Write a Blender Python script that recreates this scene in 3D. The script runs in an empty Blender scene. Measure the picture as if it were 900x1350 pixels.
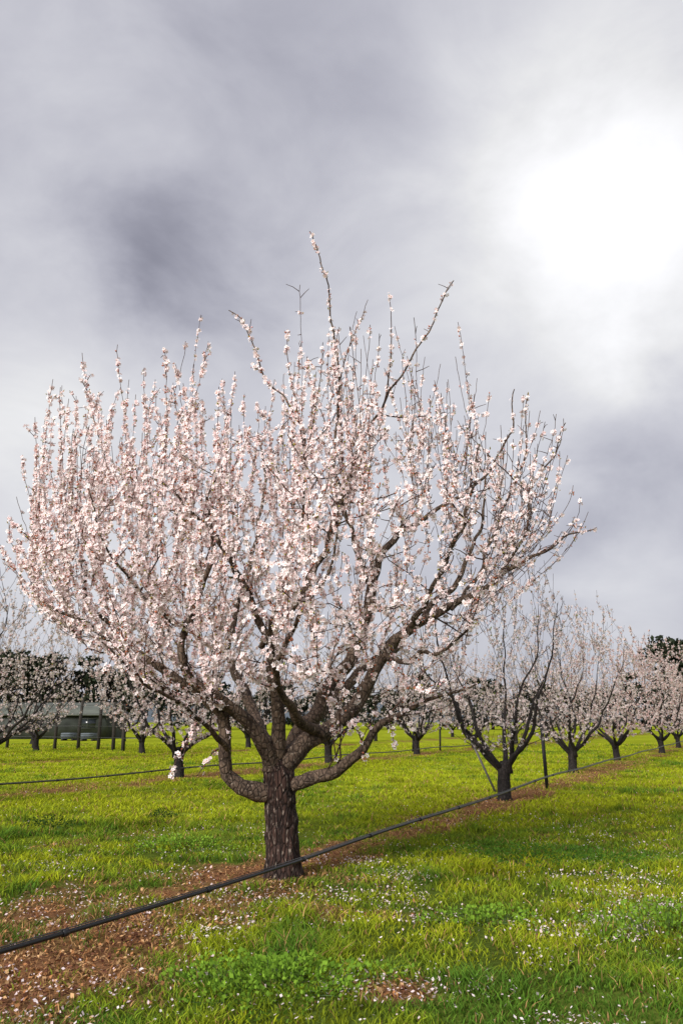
import bpy, math, random
import numpy as np
from mathutils import Vector
random.seed(7); rng=np.random.default_rng(7)
S=bpy.context.scene; COL=S.collection
F=1050.0; PITCH=math.atan(275/1050.0); H=1.3
cp,sp_=math.cos(PITCH),math.sin(PITCH)
def ray(px,py):
    cx=(px-450)/F; cy=(675-py)/F
    return np.array([cx, cp-cy*sp_, sp_+cy*cp])
def at(px,py,Y):
    d=ray(px,py); return np.array([0,0,H])+d*(Y/d[1])
def ground(px,py):
    d=ray(px,py); return np.array([0,0,H])+d*(-H/d[2])
def proj(P):
    P=np.asarray(P)-np.array([0,0,H]); z=P[...,1]*cp+P[...,2]*sp_; y=-P[...,1]*sp_+P[...,2]*cp
    return 450+F*P[...,0]/z, 675-F*y/z
# ---------- noise
LAT=rng.random((256,256))
def vn(x,y,s=1.0,o=0):
    x=np.asarray(x)*s+37.3+o*11.7; y=np.asarray(y)*s+91.1+o*5.3
    xi=np.floor(x).astype(int); yi=np.floor(y).astype(int); fx=x-xi; fy=y-yi
    fx=fx*fx*(3-2*fx); fy=fy*fy*(3-2*fy)
    a=LAT[xi%256,yi%256]; b=LAT[(xi+1)%256,yi%256]; c=LAT[xi%256,(yi+1)%256]; d=LAT[(xi+1)%256,(yi+1)%256]
    return (a*(1-fx)+b*fx)*(1-fy)+(c*(1-fx)+d*fx)*fy
def fbm(x,y,s,o=0): return (vn(x,y,s,o)+.5*vn(x,y,s*2.1,o+1)+.25*vn(x,y,s*4.3,o+2))/1.75
# ---------- mesh helpers
def mesh_np(name,V,faces,mat=None,parent=None,col=None,smooth=False):
    V=np.asarray(V,dtype=np.float32); me=bpy.data.meshes.new(name)
    me.vertices.add(len(V)); me.vertices.foreach_set('co',V.ravel())
    fl=[np.asarray(f,dtype=np.int32) for f in faces if len(f)]
    loops=np.concatenate([f.ravel() for f in fl]); tot=np.concatenate([np.full(len(f),f.shape[1],dtype=np.int32) for f in fl])
    me.loops.add(len(loops)); me.loops.foreach_set('vertex_index',loops)
    me.polygons.add(len(tot)); st=np.concatenate([[0],np.cumsum(tot)[:-1]]).astype(np.int32)
    me.polygons.foreach_set('loop_start',st); me.polygons.foreach_set('loop_total',tot)
    if smooth: me.polygons.foreach_set('use_smooth',np.ones(len(tot),dtype=bool))
    me.update(calc_edges=True)
    if col is not None:
        a=me.color_attributes.new('col','FLOAT_COLOR','POINT'); c=np.ones((len(V),4),dtype=np.float32); c[:,:3]=col
        a.data.foreach_set('color',c.ravel())
    if mat: me.materials.append(mat)
    o=bpy.data.objects.new(name,me); COL.objects.link(o)
    if parent: o.parent=parent
    return o
def tag(o,label=None,cat=None,group=None,kind=None):
    if label: o['label']=label
    if cat: o['category']=cat
    if group: o['group']=group
    if kind: o['kind']=kind
    return o
def empty(name,loc,rz=0):
    o=bpy.data.objects.new(name,None); COL.objects.link(o); o.location=loc; o.rotation_euler=(0,0,rz); o.empty_display_size=.2; return o
def copy_tree(root,loc,rz,sc):
    r=root.copy(); COL.objects.link(r); r.location=loc; r.rotation_euler=(0,0,rz); r.scale=(sc,sc,sc)
    for ch in list(root.children):
        c=ch.copy(); COL.objects.link(c); c.parent=r
    return r
class Tubes:
    def __init__(s): s.V=[];s.Q=[];s.N={};s.n=0
    def add(s,P,R,k=5,cap=False,rough=0.0):
        P=np.asarray(P,float); n=len(P); T=np.gradient(P,axis=0); T/=np.linalg.norm(T,axis=1)[:,None]+1e-9
        ref=np.array([1.,0,0]) if abs(T[0][0])<.8 else np.array([0,1.,0])
        u=np.cross(T[0],ref); u/=np.linalg.norm(u); U=[u]
        for i in range(1,n):
            u=u-T[i]*np.dot(u,T[i]); u/=np.linalg.norm(u)+1e-9; U.append(u)
        U=np.array(U); W=np.cross(T,U); a=np.linspace(0,2*math.pi,k,endpoint=False)
        R=np.broadcast_to(np.asarray(R,float),(n,))
        rr=R[:,None]*np.ones((1,k))
        if rough>0: rr=rr*(1+rough*(rng.random((n,k))-.5)*2)
        V=P[:,None,:]+rr[...,None]*(U[:,None,:]*np.cos(a)[None,:,None]+W[:,None,:]*np.sin(a)[None,:,None])
        b=s.n; s.V.append(V.reshape(-1,3)); i=np.arange(n-1)[:,None]*k; j=np.arange(k)[None,:]; j2=(j+1)%k
        s.Q.append(np.stack([b+i+j,b+i+j2,b+i+k+j2,b+i+k+j],-1).reshape(-1,4))
        if cap:
            s.N.setdefault(k,[]).append((b+(n-1)*k+np.arange(k))); s.N[k].append(b+np.arange(k)[::-1])
        s.n+=n*k
    def build(s,name,mat,parent=None,smooth=True):
        return mesh_np(name,np.concatenate(s.V),[np.concatenate(s.Q)]+[np.array(v) for v in s.N.values()],mat,parent,smooth=smooth)
def boxes(name,bl,mat,parent=None):
    V=[];Q=[]
    for (x0,x1,y0,y1,z0,z1) in bl:
        b=len(V); V+=[(x0,y0,z0),(x1,y0,z0),(x1,y1,z0),(x0,y1,z0),(x0,y0,z1),(x1,y0,z1),(x1,y1,z1),(x0,y1,z1)]
        Q+=[[b+i for i in q] for q in ((0,3,2,1),(4,5,6,7),(0,1,5,4),(1,2,6,5),(2,3,7,6),(3,0,4,7))]
    return mesh_np(name,V,[np.array(Q)],mat,parent)
# ---------- materials
def newmat(n):
    m=bpy.data.materials.new(n); m.use_nodes=True; nt=m.node_tree; nt.nodes.clear()
    return m,nt,nt.nodes.new('ShaderNodeOutputMaterial')
def attr_mat(name,transl=.3,gain=1.0,noise=0):
    m,nt,out=newmat(name); A=nt.nodes.new('ShaderNodeAttribute'); A.attribute_name='col'
    d=nt.nodes.new('ShaderNodeBsdfDiffuse'); t=nt.nodes.new('ShaderNodeBsdfTranslucent'); mx=nt.nodes.new('ShaderNodeMixShader'); mx.inputs[0].default_value=transl
    g=nt.nodes.new('ShaderNodeVectorMath'); g.operation='SCALE'; g.inputs[3].default_value=gain
    nt.links.new(A.outputs['Color'],g.inputs[0])
    nt.links.new(g.outputs[0],d.inputs[0]); nt.links.new(g.outputs[0],t.inputs[0])
    nt.links.new(d.outputs[0],mx.inputs[1]); nt.links.new(t.outputs[0],mx.inputs[2]); nt.links.new(mx.outputs[0],out.inputs[0]); return m
def bark_mat(name,c1,c2,c3,scale=12,stretch=.25,bump=.6):
    m,nt,out=newmat(name); N=nt.nodes; L=nt.links
    tc=N.new('ShaderNodeTexCoord'); mp=N.new('ShaderNodeMapping'); mp.inputs['Scale'].default_value=(1,1,stretch); L.new(tc.outputs['Object'],mp.inputs[0])
    n1=N.new('ShaderNodeTexNoise'); n1.inputs['Scale'].default_value=scale; n1.inputs['Detail'].default_value=8; n1.inputs['Roughness'].default_value=.7; L.new(mp.outputs[0],n1.inputs[0])
    n2=N.new('ShaderNodeTexVoronoi'); n2.feature='DISTANCE_TO_EDGE'; n2.inputs['Scale'].default_value=scale*3.2; L.new(mp.outputs[0],n2.inputs[0])
    n3=N.new('ShaderNodeTexNoise'); n3.inputs['Scale'].default_value=scale*6; n3.inputs['Detail'].default_value=5; L.new(mp.outputs[0],n3.inputs[0])
    r=N.new('ShaderNodeValToRGB'); e=r.color_ramp.elements; e[0].position=.35; e[0].color=(*c1,1); e[1].position=.62; e[1].color=(*c2,1); L.new(n1.outputs[0],r.inputs[0])
    r2=N.new('ShaderNodeValToRGB'); e=r2.color_ramp.elements; e[0].position=.58; e[0].color=(0,0,0,1); e[1].position=.68; e[1].color=(1,1,1,1); L.new(n3.outputs[0],r2.inputs[0])
    mx=N.new('ShaderNodeMix'); mx.data_type='RGBA'; L.new(r2.outputs[0],mx.inputs[0]); L.new(r.outputs[0],mx.inputs[6]); mx.inputs[7].default_value=(*c3,1)
    mr=N.new('ShaderNodeMapRange'); mr.inputs[1].default_value=0; mr.inputs[2].default_value=.15; mr.inputs[3].default_value=.35; mr.inputs[4].default_value=1; L.new(n2.outputs[0],mr.inputs[0])
    m2=N.new('ShaderNodeMix'); m2.data_type='RGBA'; m2.blend_type='MULTIPLY'; m2.inputs[0].default_value=1; L.new(mx.outputs[2],m2.inputs[6]); L.new(mr.outputs[0],m2.inputs[7])
    ad=N.new('ShaderNodeMath'); ad.operation='ADD'; L.new(n1.outputs[0],ad.inputs[0]); L.new(mr.outputs[0],ad.inputs[1])
    b=N.new('ShaderNodeBump'); b.inputs['Strength'].default_value=bump; b.inputs['Distance'].default_value=.02; L.new(ad.outputs[0],b.inputs['Height'])
    P=N.new('ShaderNodeBsdfPrincipled'); P.inputs['Roughness'].default_value=.8; P.inputs['Specular IOR Level'].default_value=.3
    L.new(m2.outputs[2],P.inputs['Base Color']); L.new(b.outputs[0],P.inputs['Normal']); L.new(P.outputs[0],out.inputs[0]); return m
def plain(name,c,rough=.7,metal=0,var=.25,scale=20):
    m,nt,out=newmat(name); N=nt.nodes; L=nt.links
    tc=N.new('ShaderNodeTexCoord'); n=N.new('ShaderNodeTexNoise'); n.inputs['Scale'].default_value=scale; n.inputs['Detail'].default_value=5; L.new(tc.outputs['Object'],n.inputs[0])
    r=N.new('ShaderNodeValToRGB'); e=r.color_ramp.elements; e[0].position=.3; e[0].color=(*[v*(1-var) for v in c],1); e[1].position=.7; e[1].color=(*[v*(1+var) for v in c],1); L.new(n.outputs[0],r.inputs[0])
    P=N.new('ShaderNodeBsdfPrincipled'); P.inputs['Roughness'].default_value=rough; P.inputs['Metallic'].default_value=metal
    L.new(r.outputs[0],P.inputs['Base Color']); L.new(P.outputs[0],out.inputs[0]); return m
M_trunk=bark_mat('trunk_bark',(.016,.009,.007),(.065,.032,.023),(.34,.27,.22),9,.28,1.0)
M_limb=bark_mat('limb_bark',(.05,.032,.024),(.17,.115,.08),(.30,.235,.18),8,.6,.6)
M_twig=bark_mat('twig_bark',(.05,.026,.021),(.12,.065,.045),(.18,.11,.08),8,1,.2)
M_dark=bark_mat('shade_dark_bark',(.010,.008,.008),(.025,.018,.016),(.05,.042,.038),8,.5,.5)  # backlit shade of the row trees painted in as darker bark
M_dtwig=bark_mat('shade_dark_twig_bark',(.022,.014,.013),(.05,.03,.026),(.07,.045,.04),8,1,.2)  # same backlit darkening put into the row trees' twig colour
M_flower=attr_mat('blossom_petal',.22); M_flowerb=attr_mat('shaded_blossom_petal',.35,.72); M_leaf=attr_mat('young_leaf',.4)  # second petal copy dimmed by gain, shade of the row trees in colour
M_grass=attr_mat('grass_blade',.35); M_petal=attr_mat('fallen_petal',.2); M_fol=attr_mat('dark_foliage',.1)
# ---------- tree skeleton
def cr(pts,step=.06,jit=.004):
    P=np.array(pts,float); n=len(P); out=[]
    E=np.vstack([2*P[0]-P[1],P,2*P[-1]-P[-2]])
    for i in range(n-1):
        p0,p1,p2,p3=E[i],E[i+1],E[i+2],E[i+3]; m=max(2,int(np.linalg.norm((p2-p1)[:3])/step))
        for t in np.linspace(0,1,m,endpoint=False):
            sp=.5*((2*p1)+(-p0+p2)*t+(2*p0-5*p1+4*p2-p3)*t*t+(-p0+3*p1-3*p2+p3)*t**3)
            out.append(sp*.6+.4*(p1*(1-t)+p2*t))
    out.append(P[-1]); out=np.array(out)
    k=len(out); nz=rng.normal(0,1,(k,3)); 
    for _ in range(2): nz[1:-1]=(nz[:-2]+nz[1:-1]*1+nz[2:])/3
    out[:,:3]+=nz*jit*2; return out
class Skel:
    def __init__(s): s.P=np.zeros((0,3)); s.D=np.zeros((0,3)); s.R=np.zeros(0)
    def reg(s,P,R,skip=1):
        D=np.gradient(P,axis=0); D/=np.linalg.norm(D,axis=1)[:,None]+1e-9
        s.P=np.vstack([s.P,P[skip:-1]]); s.D=np.vstack([s.D,D[skip:-1]]); s.R=np.concatenate([s.R,np.broadcast_to(R,len(P))[skip:-1]])
    def shoot(s,T,upw=.9,kr=.0075,base=.0045,tip=.0024,jit=.012,pull=.6,step=.07,want=.1,hz=1.0):
        d=T-s.P; L=np.linalg.norm(d,axis=1)+1e-9; c=(d*s.D).sum(1)/L; el=d[:,2]/L
        Lh=np.sqrt(((d[:,:2]*hz)**2).sum(1)+d[:,2]**2)
        cost=Lh*(1+.45*(1-c)+.9*np.clip(.25-el,0,2))+3*np.clip(want-L,0,9)
        cost[L<.08]=99
        i=int(np.argmin(cost)); l=L[i]; dd=d[i]/l
        t0=s.D[i]*.35+dd+rng.normal(0,.22,3); t0/=np.linalg.norm(t0)
        t1=np.array([0,0,1.])*upw+dd*(1.1-upw)+rng.normal(0,.10,3); t1/=np.linalg.norm(t1)
        n=max(4,int(l/step)); t=np.linspace(0,1,n)[:,None]
        h=lambda a,b,c_,e:(2*t**3-3*t**2+1)*a+(t**3-2*t**2+t)*b+(-2*t**3+3*t**2)*c_+(t**3-t**2)*e
        P=h(s.P[i],t0*l*pull*1.2,T,t1*l*pull*1.2)
        P[1:]+=rng.normal(0,jit*min(l,1)*.6,(n-1,3))
        r0=min(s.R[i]*.8,base+kr*l); R=r0+(tip-r0)*np.linspace(0,1,n)**.8
        s.reg(P,R); return P,R,l
def flower_tmpl(rad):
    V=[];Q=[];c=[]
    for k in range(5):
        a=k*2*math.pi/5; ca,sa=math.cos(a),math.sin(a); b=len(V)
        for (u,w,z,cc) in ((.10,0,0,0),(.62,.38,.22,1),(1.0,0,.30,1),(.62,-.38,.22,1)):
            V.append((rad*(u*ca-w*sa),rad*(u*sa+w*ca),rad*z)); c.append(cc)
        Q.append((b,b+3,b+2,b+1))
    b=len(V)
    for k in range(4):
        a=k*math.pi/2; V.append((rad*.15*math.cos(a),rad*.15*math.sin(a),rad*.12)); c.append(2)
    Q.append((b,b+1,b+2,b+3)); return np.array(V),np.array(Q),np.array(c)
def frames(Nv):
    Nv=Nv/(np.linalg.norm(Nv,axis=1)[:,None]+1e-9); r=rng.normal(0,1,Nv.shape); U=np.cross(Nv,r); U/=np.linalg.norm(U,axis=1)[:,None]+1e-9
    return U,np.cross(Nv,U),Nv
def flowers(name,C,Nv,rad,mat,parent,budfrac=.24,pink=.30):
    C=np.array(C); Nv=np.array(Nv); n=len(C); V0,Q0,c0=flower_tmpl(rad)
    isb=rng.random(n)<budfrac
    Cf,Nf=C[~isb],Nv[~isb]; U,W,Z=frames(Nf); sc=rng.uniform(.75,1.2,len(Cf)); fl=rng.uniform(.1,1.5,len(Cf))
    T=V0[None]*sc[:,None,None]; T=T*np.stack([np.ones_like(fl),np.ones_like(fl),fl],-1)[:,None,:]
    V=Cf[:,None,:]+T[...,0:1]*U[:,None]+T[...,1:2]*W[:,None]+T[...,2:3]*Z[:,None]
    m=len(V0); Q=(Q0[None]+np.arange(len(Cf))[:,None,None]*m).reshape(-1,4)
    p=np.clip(rng.random(len(Cf))**1.6*pink*1.6,0,1)[:,None]
    pet=np.array([.97,.935,.925])*(1-p)+np.array([.95,.66,.66])*p
    basec=pet*np.array([.99,.82,.81]); cen=np.array([.72,.34,.20])*np.ones((len(Cf),1))
    col=np.where((c0==1)[None,:,None],pet[:,None,:],np.where((c0==0)[None,:,None],basec[:,None,:],cen[:,None,:]))
    Cb=C[isb]; U,W,Z=frames(Nv[isb]); r=rad*.38*rng.uniform(.7,1.3,len(Cb))[:,None]
    vb=np.stack([Cb-Z*r*1.3,Cb+U*r,Cb+W*r,Cb-U*r,Cb-W*r,Cb+Z*r*1.7],1); off=len(Cf)*m
    fb=np.array([(0,2,1),(0,3,2),(0,4,3),(0,1,4),(5,1,2),(5,2,3),(5,3,4),(5,4,1)]); Fb=(fb[None]+off+np.arange(len(Cb))[:,None,None]*6).reshape(-1,3)
    q=rng.random(len(Cb))[:,None]; cb=np.array([.52,.19,.11])*(q<.6)+np.array([.86,.50,.50])*((q>=.6)&(q<.8))+np.array([.38,.34,.09])*(q>=.8)
    return mesh_np(name,np.vstack([V.reshape(-1,3),vb.reshape(-1,3)]),[Q,Fb],mat,parent,col=np.vstack([col.reshape(-1,3),np.repeat(cb,6,0)]))
def leafs(name,C,Nv,ln,c1,c2,mat,parent=None,wr=.3,kind=None):
    C=np.array(C); U,W,Z=frames(np.array(Nv)); s=(ln*rng.uniform(.6,1.3,len(C)))[:,None]
    V=np.stack([C,C+Z*s*.5+U*s*wr,C+Z*s+W*s*.15,C+Z*s*.5-U*s*wr],1); Q=np.arange(len(C)*4).reshape(-1,4)
    t=rng.random(len(C))[:,None]; col=np.array(c1)*(1-t)+np.array(c2)*t
    return mesh_np(name,V.reshape(-1,3),[Q],mat,parent,col=np.repeat(col,4,0))
def along(P,dens,off,FC,FN,end=1.0,start=.08):
    seg=np.linalg.norm(np.diff(P,axis=0),axis=1); L=seg.sum(); n=rng.poisson(L*dens)
    if n<1: return
    cum=np.concatenate([[0],np.cumsum(seg)])/L
    nc=max(1,int(n/3.2)); cen=rng.uniform(start,end,nc); t=np.clip(rng.choice(cen,n)+rng.normal(0,.010/L,n),0,1)
    X=np.stack([np.interp(t,cum,P[:,k]) for k in range(3)],1)
    d=rng.normal(0,1,(n,3)); d/=np.linalg.norm(d,axis=1)[:,None]
    X+=d*rng.uniform(.3,1.0,n)[:,None]*off; FC.append(X); FN.append(d+rng.normal(0,.3,(n,3))+np.array([-.25,-.4,.2]))
# =================== MAIN TREE
base=ground(373,1156); Y0=base[1]; base[2]=0
root=empty('almond_tree',tuple(base))
tag(root,'large blossoming almond tree in the foreground with thick dark trunk and spreading pink white crown','tree')
def lp(px,py,dy,w): 
    p=at(px,py,Y0+dy)-base; w=w*(.78 if w>16 else (.68 if w>9 else .60)); return [p[0],p[1],p[2],w/2/F*(Y0+dy)]
tr=cr([[0,0,-.08,.180],[0,0,.0,.162],[.0,0,.10,.148],lp(372,1110,0,45)[:3]+[.137],lp(370,1060,0,42)[:3]+[.130],lp(368,1020,0,46)[:3]+[.134],lp(367,1000,.02,40)[:3]+[.100],lp(367,990,.02,20)[:3]+[.05]],.02,.002)
k=40; a=np.linspace(0,2*math.pi,k,endpoint=False); zz=tr[:,2][:,None]
fur=.035*np.sin(a*9+3*np.sin(zz*7))+.03*np.sin(a*17+5*np.sin(zz*5+1))+.07*(vn(a*3+0*zz,zz*6,1.5)-.5)*1.4+.08*(vn(np.cos(a)*2+0*zz,zz*3+np.sin(a)*2,3)-.5)
fl=np.clip(.2-zz,0,.2)*.5*np.maximum(0,np.sin(a*4+.6))
rr=tr[:,3][:,None]*(1+fur*1.1+fl)
V=np.stack([tr[:,0][:,None]+rr*np.cos(a),tr[:,1][:,None]+rr*np.sin(a),tr[:,2][:,None]+0*a],-1)
n=len(tr); i=np.arange(n-1)[:,None]*k; j=np.arange(k)[None,:]; j2=(j+1)%k
mesh_np('trunk',V.reshape(-1,3),[np.stack([i+j,i+j2,i+k+j2,i+k+j],-1).reshape(-1,4),np.array([(n-1)*k+np.arange(k)])],M_trunk,root,smooth=True)
limbs=[
 [(366,1050,0,26),(340,1046,-.05,30),(314,1040,-.1,25),(297,1020,-.15,22),(299,985,-.2,21),(295,945,-.2,19),(262,915,-.3,17),(215,885,-.4,14),(160,850,-.5,11),(110,822,-.6,8),(60,800,-.7,5)],
 [(366,1018,0,30),(342,970,-.15,25),(305,932,-.3,20),(262,902,-.45,18),(240,870,-.6,15),(243,830,-.6,14),(268,775,-.7,12),(283,715,-.8,9),(272,650,-.9,6)],
 [(367,1015,.02,32),(368,960,-.08,23),(358,900,-.2,18),(353,850,-.3,16),(328,785,-.5,14),(296,720,-.6,11),(262,680,-.7,7),(220,640,-.8,4)],
 [(354,850,-.3,14),(390,795,-.25,13),(430,735,-.2,12),(448,670,-.2,10),(470,595,-.3,7),(515,515,-.3,5),(562,440,-.3,3.8),(596,364,-.3,2.4)],
 [(368,1015,0,36),(402,980,.1,30),(440,955,.2,26),(475,915,.3,23),(505,868,.35,20),(540,828,.4,17),(600,800,.4,14),(655,765,.5,10),(700,735,.5,7),(745,712,.5,4),(787,692,.5,2.4)],
 [(370,1010,.1,28),(408,950,.4,24),(440,900,.6,22),(475,840,.8,20),(488,775,.9,17),(520,708,1.0,12),(580,672,1.0,9),(635,628,1.0,6),(672,570,1,4),(677,512,1,2.4)],
 [(372,1038,0,24),(425,1024,-.1,21),(465,1000,-.2,17),(490,965,-.3,14),(530,940,-.4,10),(580,918,-.5,7),(628,905,-.6,4)],
 [(425,965,.12,20),(395,948,-.2,17),(372,915,-.5,14),(365,870,-.9,11),(400,810,-1.2,8),(432,740,-1.4,6),(450,660,-1.5,3.5)],
 [(215,885,-.4,12),(150,835,-.5,10),(115,790,-.6,8),(110,740,-.5,6),(60,718,-.4,4),(14,688,-.3,2.4)],
 [(365,1005,.1,24),(330,930,.8,18),(300,860,1.3,13),(325,760,1.7,10),(350,650,1.9,6),(345,570,1.9,3.5)],
 [(372,1005,.1,24),(430,930,.9,18),(520,850,1.6,14),(600,770,2.0,10),(635,690,2.1,6),(640,600,2.1,3.5)],
 [(488,775,.9,12),(462,700,.6,9),(440,610,.3,6.5),(446,500,.2,4.6),(433,390,.1,3.6),(409,300,0,2.2)],
 [(243,830,-.6,10),(190,790,-1.2,8),(150,730,-1.6,5),(120,650,-1.8,3)],
 [(540,828,.4,12),(590,740,-.3,9),(620,660,-.8,6),(630,580,-.9,3)],
 [(353,850,-.3,11),(370,760,-.9,8),(400,660,-1.1,6),(395,560,-1.0,4.6),(345,480,-.9,3.6),(309,404,-.9,2.2)],
 [(505,868,.35,12),(540,870,-.4,10),(590,850,-.9,7),(630,820,-1.1,4)],
 [(299,985,-.2,12),(262,950,-.8,9),(200,900,-1.3,7),(140,850,-1.6,4)],
 [(655,765,.5,8),(690,700,.4,6),(700,640,.3,4.5),(728,600,.3,3.4),(742,552,.3,2.2)],
 [(600,800,.4,9),(640,740,.9,7),(660,680,1.1,5),(690,600,1.1,3.5),(694,515,1.1,2.2)],
]
sk=Skel(); FC=[];FN=[]
def fdens(P):
    px,py=proj(P+base); f=1.25-max(0,(px-330))/340.0
    if py<560: f*=max(.75,1-(560-py)/520)
    if py>820: f*=.7
    return max(.15,f)
for L in limbs:
    c=cr([lp(*q) for q in L],.06,.015); t=Tubes(); t.add(c[:,:3],c[:,3],12 if c[0,3]>.05 else 8,cap=True,rough=.09)
    t.build('limb',M_limb,root)
    sk.reg(c[:,:3],c[:,3],skip=max(3,int(len(c)*.22)))
    m=c[:,3]<.022
    if m.sum()>4: along(c[m,:3],90*max(.5,fdens(c[-1,:3])),.028,FC,FN)
tw=Tubes()
def do(T,**kw):
    P,R,l=sk.shoot(T,**kw); tw.add(P,R,5 if R[0]>.009 else 4)
    return P,R,l
poly=[(20,700),(50,640),(85,590),(150,575),(215,565),(265,560),(310,575),(370,560),(420,530),(480,515),(560,530),(615,560),(680,610),(735,650),(765,685),(735,720),(670,770),(640,860),(610,915),(500,935),(440,920),(380,895),(300,890),(240,905),(150,870),(70,835),(25,790)]
def inside(x,y):
    c=False; n=len(poly)
    for i in range(n):
        (x1,y1),(x2,y2)=poly[i],poly[(i+1)%n]
        if (y1>y)!=(y2>y) and x<(x2-x1)*(y-y1)/(y2-y1)+x1: c=not c
    return c
def samp(k=1.0,ymax=940,ymin=430):
    while True:
        x=random.uniform(15,770); y=random.uniform(ymin,ymax)
        if not inside(x,y): continue
        if x>470 and random.random()<.25: continue
        if y>820 and random.random()<.50: continue
        hx=math.sqrt(max(0.05,1-((x-392)/392)**2)); hy=1-.45*abs((y-720)/300)**2
        dy=random.uniform(-1,1)*2.35*hx*hy*k
        return at(x,y,Y0+dy)-base
T2=[samp(.95,900,540) for _ in range(120)]; T2.sort(key=lambda p:np.linalg.norm(p-np.array([0,0,1.2])))
for T in T2:
    P,R,l=do(T,upw=.5,kr=.011,base=.0055,tip=.0045,jit=.026); along(P,55*fdens(P[-1]),.042,FC,FN,start=.25)
T3=[samp(1.0) for _ in range(720)]; T3.sort(key=lambda p:p[2]+.5*np.linalg.norm(p[:2])+random.uniform(0,.8))
for T in T3:
    P,R,l=do(T,upw=.72,kr=.006,base=.0036,want=random.uniform(.3,.95),hz=1.2,jit=.009); along(P,88*fdens(T)*random.uniform(.2,1.6),.026,FC,FN,start=.1)
tips=[(395,375),(265,415),(108,465),(82,508),(47,550),(155,455),(485,395),(513,388),(603,425),(690,520),(742,552),(755,640),(378,435),(245,450),(217,458),(190,485),(545,420),(72,548),(560,470),(470,410),(350,535),(310,490),(288,510),(425,450),(630,545),(615,500),(660,560),(728,580),(205,500),(170,500),(130,520),(2,718),(20,740),(440,470),(500,440),(530,470),(580,480),(120,560),(330,560),(655,600),(705,590),(775,675),(760,700),(12,690),(275,450),(645,520),(460,430),(590,500),(232,480),
 (180,520),(150,540),(100,600),(300,540),(322,520),(362,500),(405,470),(455,500),(475,460),(520,430),(572,500),(600,470),(640,570),(625,520),(675,580),(690,560),(715,620),(60,640),(40,650),(255,480),(283,560),(30,600),(60,590),(22,655),(735,640),(748,600),(765,655)]
for _ in range(135):
    x=random.uniform(45,740); yb=(575 if x<330 else 575-70*math.exp(-((x-480)/130)**2))+max(0,x-560)*.30; tips.append((x,yb-random.uniform(-40,80)))
for (x,y) in tips:
    hx=math.sqrt(max(.05,1-((x-392)/400)**2)); T=at(x,y,Y0+random.uniform(-1.3,1.3)*hx)-base
    P,R,l=do(T,upw=.74,kr=.006,base=.004,tip=.0028,jit=.005,pull=.8,want=random.uniform(1.0,1.8),hz=1.35)
    along(P,(100 if random.random()<.76 else 16)*max(.36,fdens(T)),.022,FC,FN,end=.98,start=.05)
n=1700; idx=rng.integers(0,len(sk.P),n)
for i in idx:
    if sk.P[i][2]<1.0: continue
    d=rng.normal(0,1,3); d[2]=abs(d[2])+.2; d/=np.linalg.norm(d); l=rng.uniform(.05,.16); P=np.array([sk.P[i],sk.P[i]+d*l*.5+rng.normal(0,.006,3),sk.P[i]+d*l])
    tw.add(P,[.0045,.0035,.0025],3)
    if random.random()<.8*fdens(P[0]): along(P,55,.026,FC,FN,start=.3)
for (x,y,dy) in [(240,1000,-.3),(225,1025,-.35),(262,1020,-.25),(248,985,-.3),(485,1010,-.3),(520,985,-.4),(545,965,-.4),(585,950,-.5),(610,935,-.5),(255,960,-.6),(180,920,-1),(140,890,-1.2),(520,960,-.3)]:
    e=at(x,y,Y0+dy)-base; i=int(np.argmin(np.linalg.norm(sk.P-e,axis=1))); p0=sk.P[i]; m=(p0+e)/2+np.array([0,0,.06]); P=cr([list(p0)+[0],list(m)+[0],list(e)+[0]],.05,.006)[:,:3]
    tw.add(P,np.linspace(.007,.0025,len(P)),4); along(P,70,.032,FC,FN,start=.2)
tw.build('twigs',M_twig,root)
FCa=np.concatenate(FC); FNa=np.concatenate(FN); nf=len(FCa)
tag(flowers('blossom_crown',FCa,FNa,.0205,M_flower,root),'dense clusters of white and pink almond blossom')
ii=rng.choice(len(FCa),2800,replace=False); leafs('young_leaves',FCa[ii]+rng.normal(0,.012,(len(ii),3)),FNa[ii]+np.array([0,0,1.0]),.030,(.20,.21,.03),(.42,.27,.11),M_leaf,root,.22)
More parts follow.
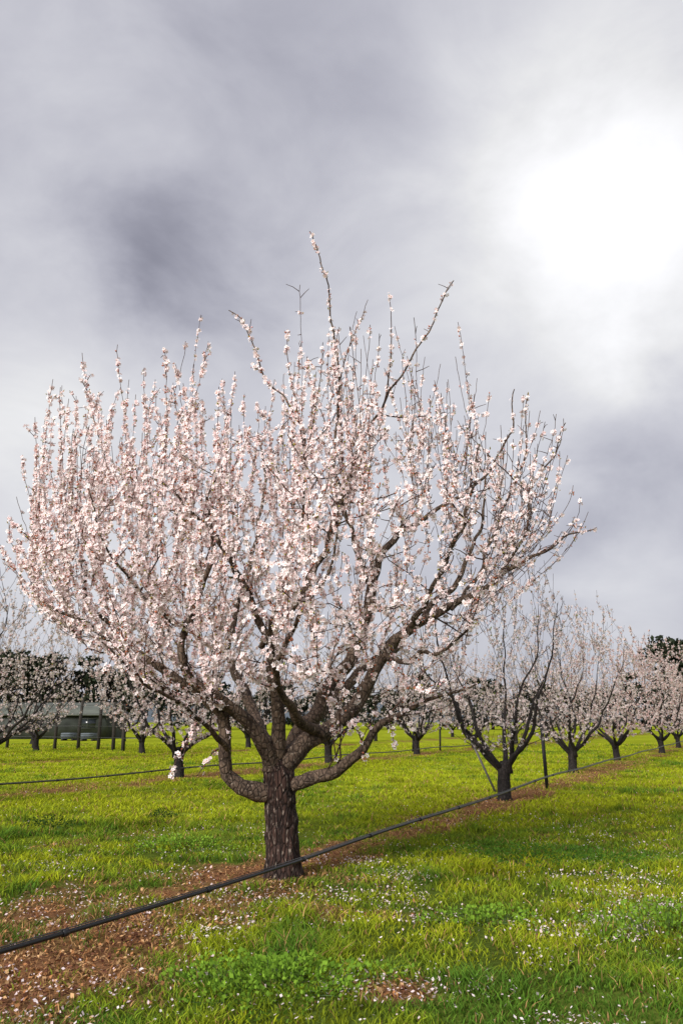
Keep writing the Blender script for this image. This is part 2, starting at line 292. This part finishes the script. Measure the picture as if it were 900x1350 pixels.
# =================== OTHER ORCHARD TREES (variants)
def bg_tree(name,seed,nsh,dens,rad,pink,ht=4.0,wd=1.55,nl=6,fm=None,lr=1.0):
    global rng
    rng=np.random.default_rng(seed); random.seed(seed)
    r=empty(name,(0,0,0)); t=Tubes(); hh=.52
    c=cr([[0,0,-.05,.16],[0,0,.05,.125],[.02,0,.3,.105],[.03,.0,hh,.11],[.03,0,hh+.12,.05]],.06,.004); t.add(c[:,:3],c[:,3],12,cap=True,rough=.08); t.build('trunk',M_dark,r)
    s=Skel(); FC=[];FN=[]; tw=Tubes()
    for q in range(nl):
        a=q*2*math.pi/nl+random.uniform(-.35,.35); R=wd*random.uniform(.5,.95); hz=random.uniform(2.1,2.9); dx,dy=math.cos(a),math.sin(a)
        w=random.uniform(-.25,.25)
        c=cr([[.03,0,hh-.08,.06*lr],[.03+dx*.22,dy*.22,hh+.14,.045*lr],[dx*R*.45-dy*w,dy*R*.45+dx*w,hh+.6,.032*lr],[dx*R*.62-dy*w,dy*R*.62+dx*w,hh+1.15,.021*lr],[dx*R*.95,dy*R*.95,hz,.009],[dx*R*1.0,dy*R*1.0,hz+.5,.004]],.1,.02)
        t=Tubes(); t.add(c[:,:3],c[:,3],7,cap=True,rough=.08); t.build('limb',M_dark,r); s.reg(c[:,:3],c[:,3],skip=4)
    T=[]
    while len(T)<nsh:
        z=random.uniform(.9,ht) if random.random()<.85 else random.uniform(ht*.7,ht*1.08); a=random.uniform(0,6.283); rm=wd*min(1,(z-.3)/1.5)*(1-.35*max(0,(z-ht*.7)/(ht*.3))); q=math.sqrt(random.uniform(.03,1))*rm
        T.append(np.array([q*math.cos(a),q*math.sin(a),z]))
    T.sort(key=lambda p:p[2]+random.uniform(0,.5))
    for p in T:
        P,R,l=s.shoot(p,upw=.9,kr=.008,base=.0045,tip=.0035,step=.12,want=random.uniform(.2,.7),hz=1.4); tw.add(P,R,3); along(P,dens*random.uniform(.3,1.5),.04,FC,FN,start=.05)
    tw.build('twigs',M_dtwig,r)
    FC=np.concatenate(FC);FN=np.concatenate(FN)
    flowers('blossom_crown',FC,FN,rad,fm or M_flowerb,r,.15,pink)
    if rad<.03:
        ii=rng.choice(len(FC),500); leafs('young_leaves',FC[ii],FN[ii]+np.array([0,0,1.]),.045,(.10,.13,.03),(.2,.22,.05),M_leaf,r,.25)
    return r
DX=.51
vA=bg_tree('almond_tree',11,440,18,.024,.3,4.1,1.6,7)
vB=bg_tree('almond_tree',23,480,24,.027,.35,4.3,1.95,7)
vC=bg_tree('almond_tree',37,380,28,.034,.35,4.4,2.2,6)
vD=bg_tree('almond_tree',41,400,34,.033,.65,4.2,2.25,6)
vE=bg_tree('almond_tree',59,330,10,.032,.3,4.4,2.0,6)
rng=np.random.default_rng(99); random.seed(99)
G='almond trees of the orchard rows behind the foreground tree'
used=set()
def put(v,x,y,sc,label,rz=None):
    rz=random.uniform(0,6.28) if rz is None else rz
    if id(v) not in used: used.add(id(v)); v.location=(x,y,0); v.rotation_euler=(0,0,rz); v.scale=(sc,)*3; o=v
    else: o=copy_tree(v,(x,y,0),rz,sc)
    tag(o,label,'tree',G); return o
g=ground(665,1055); put(vA,g[0],g[1],1.0,'dark trunked almond tree with thin blossom beside the tall steel stake',1.3)
g=ground(755,1019); put(vB,g[0],g[1],1.0,'second almond tree behind the foreground tree, just right of the steel stake',1.1)
g=ground(813,1003); put(vD,g[0],g[1],1.0,'pinker almond tree, third behind the foreground tree in its row',2)
lab=['fourth almond tree behind the foreground tree in its row','fifth almond tree behind the foreground tree in its row','pale almond tree at the right edge of the photo beside the dark trees','far almond tree at the end of the right row']
for q in range(7):
    Y=34.3+6.7*q; x=13.2+3.42*q
    put([vD,vC,vD,vB][q%4],x,Y,random.uniform(1.0,1.1),lab[q] if q<3 else lab[3])
r2=[(13.1,-7.3,vE,'nearly bare almond tree whose branches reach in at the left edge'),(19.8,-3.85,vC,'almond tree with white blossom seen left of the big trunk'),(26.5,-.4,vE,'sparse almond tree directly behind the big foreground trunk'),(33.2,3.0,vB,'almond tree seen between the foreground tree and the second tree of its row')]
for (Y,x,v,l) in r2: put(v,x,Y,1.08,l)
for q in range(7): put([vC,vE,vB][q%3],6.4+3.42*q,40+6.7*q,random.uniform(1,1.15),'far almond tree of the second row, hidden among the crowns')
put(vB,-11.3,26.6,1.25,'leaning almond tree with dark trunk before the trellis at the left edge',1.0).rotation_euler=(.12,.22,1.0)
put(vC,-8.2,34.2,1.05,'small almond tree standing right of the trellis posts')
put(vE,-15.2,33,1.2,'nearly bare almond tree at the far left, partly outside the photo')
put(vE,-13.4,36.5,1.1,'bare branched almond tree in front of the trellis posts')
for q in range(7): put([vC,vB,vE][q%3],-4.6+3.42*q,41+6.7*q,random.uniform(1,1.15),'far almond tree of the third row, seen under the big crown')
for q in range(4): put([vE,vE,vC,vE][q],-17.5+3.42*q,47+6.7*q,1.1,['far bare almond tree behind the trellis posts, nearest of its row','far bare almond tree just right of the shed','far almond tree behind the trellis right end','far bare almond tree of the fourth row'][q])
# =================== GROUND
rd=np.array([DX,1.0]); rd/=np.linalg.norm(rd); rn=np.array([rd[1],-rd[0]])
def litter(x,y):
    x=np.asarray(x,float); y=np.asarray(y,float); dx=x-base[0]; dy=y-base[1]; t=dx*rd[0]+dy*rd[1]; s=dx*rn[0]+dy*rn[1]
    w=np.where(t<.3,1.0,.60); nz=fbm(x,y,1.1,3)*.5+fbm(x,y,4.5,13)*.5
    m=np.exp(-((s+.12)/w)**2)*np.where(t<.4,1.08,.95)
    s2=s+8.45; m=np.maximum(m,.95*np.exp(-(s2/.8)**2)); m=np.maximum(m,.8*np.exp(-((s+16.9)/.8)**2))
    g=ground(515,1308); m=np.maximum(m,1.0*np.exp(-(((x-g[0])/.30)**2+((y-g[1])/.17)**2)))
    g=ground(430,1205); m=np.maximum(m,.75*np.exp(-(((x-g[0])/.7)**2+((y-g[1])/.3)**2)))
    return np.clip((m*1.6+(nz-.5)*3.4-.58)*1.0,0,1)
xs=np.concatenate([-np.geomspace(1500,12,26)[:-1],np.linspace(-12,12,300),np.geomspace(12,1500,26)[1:]])
ys=np.concatenate([[-60,-20,-6],np.linspace(0,16,220),np.geomspace(16,3000,70)[1:]])
X,Yg=np.meshgrid(xs,ys); Z=np.zeros_like(X)
m=litter(X,Yg); nx=len(xs); ny=len(ys); i=np.arange(ny-1)[:,None]*nx; j=np.arange(nx-1)[None,:]
lt=m.ravel()[:,None]; fz=fbm(X,Yg,.35,9).ravel()[:,None]; far=np.clip((Yg.ravel()[:,None]-8)/12,0,1)
gr=np.array([.090,.125,.020])*(1-far)+np.array([.25,.29,.018])*far; gr=gr*(.75+.5*fz)  # sunlight on the farther turf painted in as brighter yellow
col=gr*(1-lt)+np.array([.22,.110,.055])*lt
gm,nt,out=newmat('ground_soil_and_turf'); N=nt.nodes; Lk=nt.links
A=N.new('ShaderNodeAttribute'); A.attribute_name='col'; tc=N.new('ShaderNodeTexCoord')
n1=N.new('ShaderNodeTexNoise'); n1.inputs['Scale'].default_value=14; n1.inputs['Detail'].default_value=9; n1.inputs['Roughness'].default_value=.75; Lk.new(tc.outputs['Object'],n1.inputs[0])
n2=N.new('ShaderNodeTexNoise'); n2.inputs['Scale'].default_value=.8; n2.inputs['Detail'].default_value=6; Lk.new(tc.outputs['Object'],n2.inputs[0])
mr=N.new('ShaderNodeMapRange'); mr.inputs[1].default_value=.3; mr.inputs[2].default_value=.7; mr.inputs[3].default_value=.40; mr.inputs[4].default_value=1.6; Lk.new(n1.outputs[0],mr.inputs[0])
mr2=N.new('ShaderNodeMapRange'); mr2.inputs[1].default_value=.3; mr2.inputs[2].default_value=.7; mr2.inputs[3].default_value=.7; mr2.inputs[4].default_value=1.3; Lk.new(n2.outputs[0],mr2.inputs[0])
mm=N.new('ShaderNodeMath'); mm.operation='MULTIPLY'; Lk.new(mr.outputs[0],mm.inputs[0]); Lk.new(mr2.outputs[0],mm.inputs[1])
vs=N.new('ShaderNodeVectorMath'); vs.operation='SCALE'; Lk.new(A.outputs['Color'],vs.inputs[0]); Lk.new(mm.outputs[0],vs.inputs[3])
bp=N.new('ShaderNodeBump'); bp.inputs['Strength'].default_value=.7; bp.inputs['Distance'].default_value=.03; Lk.new(n1.outputs[0],bp.inputs['Height'])
P=N.new('ShaderNodeBsdfDiffuse'); Lk.new(vs.outputs[0],P.inputs[0]); Lk.new(bp.outputs[0],P.inputs['Normal']); Lk.new(P.outputs[0],out.inputs[0])
tag(mesh_np('ground',np.stack([X.ravel(),Yg.ravel(),Z.ravel()],1),[np.stack([i+j,i+j+1,i+nx+j+1,i+nx+j],-1).reshape(-1,4)],gm,None,col=col),kind='structure')
def sample_ground(n,y0,y1,power,margin=.56):
    u=rng.random(n); e=2-power; y=(y0**e+u*(y1**e-y0**e))**(1/e); x=rng.uniform(-1,1,n)*(margin*y+.6); return x,y
x,y=sample_ground(540000,3.0,48,1.8)
lt=litter(x,y); keep=rng.random(len(x))>lt*.76; x,y,lt=x[keep],y[keep],lt[keep]
tuft=fbm(x,y,1.3,20); t2=vn(x,y,5.5,30); dens=rng.random(len(x))<(.0+1.0*tuft+1.0*(t2-.35)); x,y,lt,tuft,t2=[q[dens] for q in (x,y,lt,tuft,t2)]
n=len(x); ds=np.clip(y/5,1,7)**.75
big=np.clip((vn(x,y,2.2,33)-.66)*4,0,1)
h=rng.uniform(.015,.045,n)*(.35+.7*tuft+.8*t2+1.5*big)*(1-.3*lt)*np.clip(ds,1,1.15); w=rng.uniform(.0022,.0046,n)*ds
a=rng.uniform(0,6.283,n); la=rng.uniform(0,6.283,n); ln=h*rng.uniform(.3,1.6,n)
B=np.stack([x,y,np.zeros(n)],1); wd=np.stack([np.cos(a)*w,np.sin(a)*w,0*w],1); ld=np.stack([np.cos(la)*ln,np.sin(la)*ln,0*ln],1); up=np.stack([0*h,0*h,h],1)
V=np.stack([B-wd,B+wd,B+up*.6+ld*.35+wd*.7,B+up*.6+ld*.35-wd*.7,B+up+ld],1)
ix=np.arange(n)[:,None]*5
far=np.clip((y-6.5)/7,0,1)*.85; pt=fbm(x,y,.5,40); pz=vn(x,y,3,44); sun_yel=np.clip(.14+far+(pt-.5)*1.9+(pz-.5)*1.0-.4*big+rng.normal(0,.15,n),0,1)[:,None]  # sunlit band and patches painted into blades as yellow, stronger farther out
cg=np.array([.115,.230,.028])*(1-sun_yel)+np.array([.42,.47,.024])*sun_yel
dk=np.clip((fbm(x,y,.9,51)-.64)*5,0,1)[:,None]; cg=cg*(1-.4*dk)
br=(rng.random(n)<(.06+.80*lt))[:,None]; cb=np.array([.50,.29,.13])*rng.uniform(.5,1.3,(n,1)); cg=np.where(br,cb,cg)*rng.uniform(.6,1.4,(n,1))
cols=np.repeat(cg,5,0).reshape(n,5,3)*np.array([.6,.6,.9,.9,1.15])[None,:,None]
tag(mesh_np('grass',V.reshape(-1,3),[ix+np.array([[0,1,2,3]]),ix+np.array([[3,2,4]])],M_grass,None,col=cols.reshape(-1,3)),'short bright green grass with sunlit yellow coloured in, covering the orchard floor','grass',kind='stuff')
def flat(name,x,y,sz,cols,label,cat,zmax=.03,mat=M_petal):
    n=len(x); a=rng.uniform(0,6.283,n); s=sz*rng.uniform(.5,1.3,n); c=np.stack([x,y,rng.uniform(.004,zmax,n)],1)
    u=np.stack([np.cos(a)*s,np.sin(a)*s,rng.normal(0,.35,n)*s],1); v=np.stack([-np.sin(a)*s*.6,np.cos(a)*s*.6,rng.normal(0,.35,n)*s],1)
    V=np.stack([c-u,c-v,c+u,c+v],1); return tag(mesh_np(name,V.reshape(-1,3),[np.arange(n*4).reshape(-1,4)],mat,None,col=np.repeat(cols,4,0)),label,cat,kind='stuff')
x,y=sample_ground(260000,3.0,30,1.7); lt=litter(x,y); k=rng.random(len(x))<lt*.6; x,y=x[k],y[k]; n=len(x); q=rng.random((n,1))
c=np.where(q<.35,np.array([[.15,.065,.04]]),np.where(q<.7,np.array([[.42,.20,.085]]),np.array([[.55,.34,.17]])))*rng.uniform(.5,1.3,(n,1))
flat('leaf_litter',x,y,.013,c,'brown dead leaves and dry grass lying along the tree row','dead leaves',.024)
x,y=sample_ground(480000,3.0,34,1.6); d=np.hypot(x-base[0]-.5,y-base[1]+.3); lt=litter(x,y)
pn=fbm(x,y,1.6,60); pf=vn(x,y,7,63); pr=.17*np.exp(-(d/3.3)**2)+.03+.18*np.clip((x+.2)/2.2,0,1)*np.exp(-((y-5)/3.5)**2); pr=pr*np.clip((pn-.44)*6,.08,2.0)*(.1+1.5*pf**1.3)*(1-.1*lt)
g=ground(515,1305); pr=pr+.26*np.exp(-(((x-g[0])/.45)**2+((y-g[1])/.2)**2)); g=ground(450,1212); pr=pr+.22*pf*np.exp(-(((x-g[0])/.6)**2+((y-g[1])/.22)**2))
k=rng.random(len(x))<pr; x,y=x[k],y[k]; n=len(x); q=rng.random((n,1)); c=np.array([.82,.74,.74])*(1-q)+np.array([.70,.52,.53])*q
flat('fallen_petals',x,y,.0098,c,'pale pink petals scattered over the grass beneath the trees','petals',.038)
def weed(px,py,r,hgt,n,c1,c2,label):
    g=ground(px,py); o_=empty('weed_clump',(g[0],g[1],0)); tag(o_,label,'weeds','leafy weed clumps in the grass')
    a=rng.uniform(0,6.283,n); q=rng.random(n)**.7; rr=r*q*(1+.25*np.sin(a*3+px)+.2*np.sin(a*7+py)); hz=hgt*(1-q**2*.8)*rng.uniform(.2,1.1,n)
    C=np.stack([rr*np.cos(a)*1.3,rr*np.sin(a),hz],1); leafs('leaves',C,np.stack([np.cos(a)*.7,np.sin(a)*.7,np.full(n,.6)],1)+rng.normal(0,.5,(n,3)),.026,c1,c2,M_leaf,o_,.36)
    t=Tubes()
    for q in range(0,n,12): t.add([[0,0,-.01],[C[q][0]*.8,C[q][1]*.8,.01],C[q]],[.002,.002,.0015],3)
    t.build('stems',M_stem,o_)
M_stem=plain('weed_stem',(.07,.12,.03))
gA,gB=(.12,.23,.025),(.28,.46,.05)
weed(365,1300,.42,.12,1700,gA,gB,'broad bright leafy weed clump at the bottom of the photo left of centre')
weed(705,1132,.75,.11,1700,(.05,.12,.015),(.12,.24,.03),'wide dark green weed clump in the grass right of centre')
weed(235,1120,.42,.14,800,gA,gB,'leafy weed clump in the grass left of the big trunk')
weed(215,1080,.17,.14,300,(.03,.06,.012),(.06,.11,.02),'small dark weed tuft behind and left of the big trunk')
weed(66,1092,.34,.14,480,(.03,.06,.012),(.06,.11,.02),'dark weed clump near the left edge of the photo')
weed(875,1235,.4,.2,900,gA,gB,'tall weed clump at the right edge of the photo')
weed(640,1215,.35,.08,500,gA,gB,'low flat weed clump in the petal strewn grass right of the trunk')
weed(800,1140,.5,.09,700,(.05,.12,.015),(.12,.24,.03),'dark low weed clump right of the wide dark clump')
# =================== IRRIGATION HOSES
M_hose=plain('black_hose',(.012,.012,.013),.35); M_wire=plain('wire_steel',(.12,.12,.12),.4,.8)
def hose(off,t0,t1,hf,label,r=.013,step=.25):
    o=empty('irrigation_hose',(base[0],base[1],0)); ts=np.arange(t0,t1,step); P=np.stack([rd[0]*ts+rn[0]*off,rd[1]*ts+rn[1]*off,[hf(t) for t in ts]],1)
    t=Tubes(); t.add(P,r,8,cap=True); t.build('hose_pipe',M_hose,o)
    t=Tubes(); t.add(P+np.array([0,0,r+.006]),.0035,4); t.build('support_wire',M_wire,o)
    for tt in np.arange(t0+.6,min(t1,12),1.35):
        z=hf(tt); p=np.array([rd[0]*tt+rn[0]*off,rd[1]*tt+rn[1]*off,z]); d=np.array([rd[0],rd[1],0])*.02
        c=Tubes(); c.add([p-d,p+d],r*1.5,8,cap=True); c.build('clip',M_hose,o)
    tag(o,label,'hose'); return o
hose(.20,-6,40,lambda t:.155+.012*math.sin(t*.9)+.015*max(0,min(t,10)),'long black irrigation hose running low in front of the big trunk',.0145)
hose(-8.45+.25,-2,40,lambda t:.22+.02*math.sin(t*.8),'thin black irrigation hose along the second row at the left',.014)
# =================== STAKES
M_stake=plain('stake_steel',(.018,.017,.016),.6,.3)
def stake(px,py,h,label,lean=(0,0),r=.026,mat=None):
    g=ground(px,py); V=[];Q=[]
    o=empty('steel_stake',(g[0],g[1],0))
    for q in range(3):
        a=q*2*math.pi/3+.5; d=np.array([math.cos(a),math.sin(a)]); p=np.array([-d[1],d[0]])*.004
        b=len(V); 
        for z in (-.1,h):
            for s in (d*0+p,d*r*1.5+p,d*r*1.5-p,d*0-p): V.append((s[0],s[1],z))
        Q+=[[b+i for i in f] for f in ((0,1,2,3),(4,7,6,5),(0,4,5,1),(1,5,6,2),(2,6,7,3),(3,7,4,0))]
    mesh_np('stake_post',V,[np.array(Q)],mat or M_stake,o)
    c=Tubes(); c.add([[0,0,h-.05],[0,0,h+.012]],r*1.2,8,cap=True); c.build('stake_cap',mat or M_stake,o)
    o.rotation_euler=(lean[0],lean[1],0); tag(o,label,'stake','metal stakes along the rows')
stake(721,1040,1.22,'tall dark steel stake standing right of the second tree',(0,-.03))
stake(653,1045,1.08,'thin grey stake leaning left beside the second tree',(0,-.42),.014,plain('grey_stake',(.12,.11,.10)))
stake(580,990,.9,'short dark stake in the sunlit grass between the rows',(0,.02),.03)
stake(544,992,.8,'short stake left of another in the far grass',(0,.05),.03)
# =================== TRELLIS FENCE, SHED, FAR TREES
M_wood=plain('old_wood',(.030,.024,.020),.9)
fo=empty('trellis_fence',(-15,38,0)); tag(fo,'dark post and wire trellis fence across the left background','fence')
xs_=[(at(px,980,Y)[0]+15,Y-38) for px,Y in ((-25,41),(10,40.5),(45,40),(73,39),(104,39),(130,38),(150,37.5),(163,36.5),(186,36.5))]
for (a_,b_) in xs_:
    t=Tubes(); hh=2.1+random.uniform(-.15,.25); t.add([[a_,b_,-.1],[a_+random.uniform(-.03,.03),b_,1],[a_+random.uniform(-.06,.06),b_,hh]],[.085,.08,.07],8,cap=True,rough=.06); t.build('post',M_wood,fo)
for z in (.55,1.05,1.6,2.0):
    t=Tubes(); t.add([[a_,b_-.09,z] for a_,b_ in xs_],.012,4); t.build('wire',M_wire,fo)
M_wall=plain('shed_wall',(.035,.040,.034),.8,0,.45,1.2); M_roof=plain('shed_roof',(.085,.095,.078),.7,0,.35,1); M_win=plain('shed_window',(.02,.024,.028),.2)
sx0,sx1=at(-60,950,60)[0],at(138,950,60)[0]; so=empty('farm_shed',((sx0+sx1)/2,62,0)); hw=(sx1-sx0)/2
tag(so,'long low grey green farm shed behind the trellis at the left','shed')
boxes('wall',[(-hw,hw,-2,3,0,1.7)],M_wall,so)
V=[(-hw-.3,-2.3,1.65),(hw+.3,-2.3,1.65),(hw+.3,.5,2.55),(-hw-.3,.5,2.55),(hw+.3,3.3,1.65),(-hw-.3,3.3,1.65),(-hw-.3,-2.3,1.73),(hw+.3,-2.3,1.73),(hw+.3,.5,2.63),(-hw-.3,.5,2.63),(hw+.3,3.3,1.73),(-hw-.3,3.3,1.73)]
mesh_np('roof',V,[np.array([(6,7,8,9),(9,8,10,11),(0,3,2,1),(3,5,4,2),(0,1,7,6),(5,11,10,4)])],M_roof,so)
for q in range(3):
    xx=-hw+1.4+q*3.9; w=boxes('window',[(xx,xx+1.1,-2.04,-2.003,.8,1.4)],M_win,so)
    boxes('window_frame',[(xx-.06,xx+1.16,-2.06,-2.045,.74,.8),(xx-.06,xx+1.16,-2.06,-2.045,1.4,1.46),(xx+.52,xx+.58,-2.06,-2.045,.8,1.4)],M_wall,w)
M_bin=plain('pale_bin',(.08,.095,.11),.8,0,.35,3)
for px,Y,l,c in ((92,56,'blue grey crate beside the shed, left one of two',M_bin),(118,55,'blue grey crate beside the shed, right one of two',M_bin)):
    p=at(px,970,Y); o=empty('crate',(p[0],Y,0)); tag(o,l,'crate','crates near the shed')
    boxes('crate_body',[(-.4,.4,-.5,.5,.12,.5)],c,o); boxes('slat',[(-.42,.42,-.53,-.505,.2+.1*q,.26+.1*q) for q in range(3)],c,o); boxes('skid',[(-.4,-.28,-.5,.5,0,.118),(.28,.4,-.5,.5,0,.118)],M_wood,o)
def fartree(seed,ht,wd):
    global rng
    rng=np.random.default_rng(seed); r=empty('gum_tree',(0,0,0)); t=Tubes(); c=[[0,0,-.2],[.1,0,ht*.3],[-.1,.1,ht*.6],[0,0,ht*.85]]; t.add(c,[.3,.24,.15,.05],8)
    cl=[]
    for q in range(17):
        a=rng.uniform(0,6.28); z=ht*rng.uniform(.14,.93); rr=wd*rng.uniform(.2,1)*(1-.5*z/ht); p=np.array([rr*math.cos(a),rr*math.sin(a),z]); cl.append((p,rng.uniform(.6,1.3)*wd*.3)); t.add([[0,0,z*.6],p*np.array([.5,.5,.9]),p],[.1,.07,.03],5)
    t.build('trunk',M_dark,r); C=[];
    for p,s in cl: m=int(190*s); d=rng.normal(0,1,(m,3)); d/=np.linalg.norm(d,axis=1)[:,None]; C.append(p+d*(rng.random((m,1))**.4)*s*np.array([1.3,1.3,.75]))
    C=np.concatenate(C); leafs('crown',C,rng.normal(0,1,C.shape),.5,(.012,.018,.011),(.04,.05,.03),M_fol,r,.35); return r
ft=[fartree(1,9,3.2),fartree(2,8,3.8),fartree(3,10,3.0)]
rng=np.random.default_rng(5)
GF='dark trees along the horizon behind the orchard'
FT=[(-30,100,1.15,'dark far tree cut by the left edge of the photo'),(8,100,1.25,'dark far tree at the left edge above the shed roof'),(32,102,.95,'dark rounded far tree above the middle of the shed'),(60,100,1.05,'slim dark far tree above the trellis'),(84,104,.85,'low dark far tree, right of the slim one above the trellis'),(112,102,.95,'low dark far tree above the right end of the shed'),(138,106,.9,'dark far tree just right of the shed'),(165,104,.95,'dark far tree above the right end of the trellis'),(190,104,.85,'dark far tree right of the trellis, half behind blossom'),
 (889,120,1.5,'dark tall far tree at the right edge of the photo'),(915,124,1.6,'dark far tree partly outside the right edge')]
for q in range(30): FT.append((212+q*23,118+7*(q%3),.62+.07*(q%4),'dark far tree on the horizon seen through the orchard branches'))
for q,(px,Y,sc,l) in enumerate(FT):
    v=ft[q%3]; p=at(px,950,Y); 
    if q<3: o=v; o.location=(p[0],Y,0); o.scale=(sc,)*3
    else: o=copy_tree(v,(p[0],Y,0),q*1.3,sc)
    tag(o,l,'tree',GF)
hx=np.linspace(-420,420,90); hh=12+9*fbm(hx,0*hx,.012,70)+3*vn(hx,0*hx,.06,71)-4; V=[];Q=[]
for q,xv in enumerate(hx): V+=[(xv,600,-.5),(xv,640,hh[q]),(xv,760,-.5)]
for q in range(len(hx)-1): b=q*3; Q+=[(b,b+3,b+4,b+1),(b+1,b+4,b+5,b+2)]
tag(mesh_np('hills',V,[np.array(Q)],plain('hill_haze',(.08,.10,.12),.95,0,.2,.02),None,smooth=True),kind='structure')
# =================== WORLD
W=bpy.data.worlds.new('World'); S.world=W; W.use_nodes=True; nt=W.node_tree; nt.nodes.clear(); N=nt.nodes; Lk=nt.links
sd=Vector((-.56,-.76,.54)).normalized()
sky=N.new('ShaderNodeTexSky'); sky.sky_type='NISHITA'; sky.sun_disc=False; sky.sun_elevation=math.asin(sd.z); sky.sun_rotation=math.atan2(sd.x,sd.y)
tc=N.new('ShaderNodeTexCoord')
nz=N.new('ShaderNodeTexNoise'); nz.inputs['Scale'].default_value=3.2; nz.inputs['Detail'].default_value=6; nz.inputs['Roughness'].default_value=.58
mp=N.new('ShaderNodeMapping'); mp.inputs['Scale'].default_value=(1,1,1.5); Lk.new(tc.outputs['Generated'],mp.inputs[0]); Lk.new(mp.outputs[0],nz.inputs[0])
sb=N.new('ShaderNodeVectorMath'); sb.operation='SUBTRACT'; Lk.new(nz.outputs['Color'],sb.inputs[0]); sb.inputs[1].default_value=(.5,.5,.5)
def warp(amt):
    sc=N.new('ShaderNodeVectorMath'); sc.operation='SCALE'; sc.inputs[3].default_value=amt; Lk.new(sb.outputs[0],sc.inputs[0])
    wv=N.new('ShaderNodeVectorMath'); wv.operation='ADD'; Lk.new(tc.outputs['Generated'],wv.inputs[0]); Lk.new(sc.outputs[0],wv.inputs[1]); return wv
wA=warp(.22); wB=warp(.30)
def math_(op,a,b):
    m=N.new('ShaderNodeMath'); m.operation=op
    for k_,v in enumerate((a,b)):
        if isinstance(v,(int,float)): m.inputs[k_].default_value=v
        else: Lk.new(v,m.inputs[k_])
    return m.outputs[0]
acc=None
blobs=[(430,20,.40,-.14,0),(255,340,.15,-.16,0),(165,315,.13,-.14,0),(300,390,.22,-.08,0),(60,130,.30,.06,0),(30,640,.40,.24,0),(50,470,.2,.08,0),(300,660,.35,.06,0),(790,300,.68,.24,1),(780,300,.42,.17,1),(780,300,.24,.10,1),(880,270,.26,.10,1),(880,570,.24,-.17,0),(690,600,.25,-.08,0),(850,790,.2,.10,0),(770,660,.12,-.12,0),(600,420,.22,-.08,0)]
for (px,py,r,am,wb) in blobs:
    d=ray(px,py); d=d/np.linalg.norm(d); v=N.new('ShaderNodeVectorMath'); v.operation='DISTANCE'; Lk.new((wB if wb else wA).outputs[0],v.inputs[0]); v.inputs[1].default_value=tuple(d)
    m=N.new('ShaderNodeMapRange'); m.interpolation_type='SMOOTHERSTEP'; m.inputs[1].default_value=0; m.inputs[2].default_value=r; m.inputs[3].default_value=am; m.inputs[4].default_value=0; Lk.new(v.outputs['Value'],m.inputs[0])
    acc=m.outputs[0] if acc is None else math_('ADD',acc,m.outputs[0])
nb=N.new('ShaderNodeTexNoise'); nb.inputs['Scale'].default_value=5.0; nb.inputs['Detail'].default_value=9; nb.inputs['Roughness'].default_value=.55; nb.inputs['Distortion'].default_value=.5; Lk.new(mp.outputs[0],nb.inputs[0])
fine=math_('MULTIPLY',math_('SUBTRACT',nb.outputs[0],.5),.42)
lum=math_('ADD',math_('ADD',acc,fine),.545); lum=math_('MAXIMUM',lum,.1)
tm=N.new('ShaderNodeMix'); tm.data_type='RGBA'; tm.inputs[6].default_value=(.94,.945,1.17,1); tm.inputs[7].default_value=(1,1,1.02,1)
mrr=N.new('ShaderNodeMapRange'); mrr.inputs[1].default_value=.25; mrr.inputs[2].default_value=.85; Lk.new(lum,mrr.inputs[0]); Lk.new(mrr.outputs[0],tm.inputs[0])
cl=N.new('ShaderNodeVectorMath'); cl.operation='SCALE'; Lk.new(tm.outputs[2],cl.inputs[0]); Lk.new(lum,cl.inputs[3])
b1=N.new('ShaderNodeBackground'); b1.inputs[1].default_value=.08; Lk.new(sky.outputs[0],b1.inputs[0])
b2=N.new('ShaderNodeBackground'); b2.inputs[1].default_value=1.0; Lk.new(cl.outputs[0],b2.inputs[0])
ms=N.new('ShaderNodeMixShader'); ms.inputs[0].default_value=.94; Lk.new(b1.outputs[0],ms.inputs[1]); Lk.new(b2.outputs[0],ms.inputs[2])
wo=N.new('ShaderNodeOutputWorld'); Lk.new(ms.outputs[0],wo.inputs[0])
sl=bpy.data.lights.new('front_fill','SUN'); sl.energy=5.0; sl.angle=math.radians(18); sl.color=(1,.965,.92); so_=bpy.data.objects.new('front_fill',sl); COL.objects.link(so_); so_.rotation_euler=sd.to_track_quat('Z','Y').to_euler(); so_.location=(-5,-5,10)  # added front-left fill standing in for flash; the sky's sun glows behind right
cd=bpy.data.cameras.new('camera'); cd.sensor_fit='VERTICAL'; cd.sensor_height=36; cd.lens=28; cd.clip_end=6000; co=bpy.data.objects.new('camera',cd); COL.objects.link(co)
co.location=(0,0,H); co.rotation_euler=(math.radians(90)+PITCH,0,0); S.camera=co
S.view_settings.view_transform='Standard'; S.view_settings.look='None'; S.view_settings.exposure=0
print('flowers',nf)
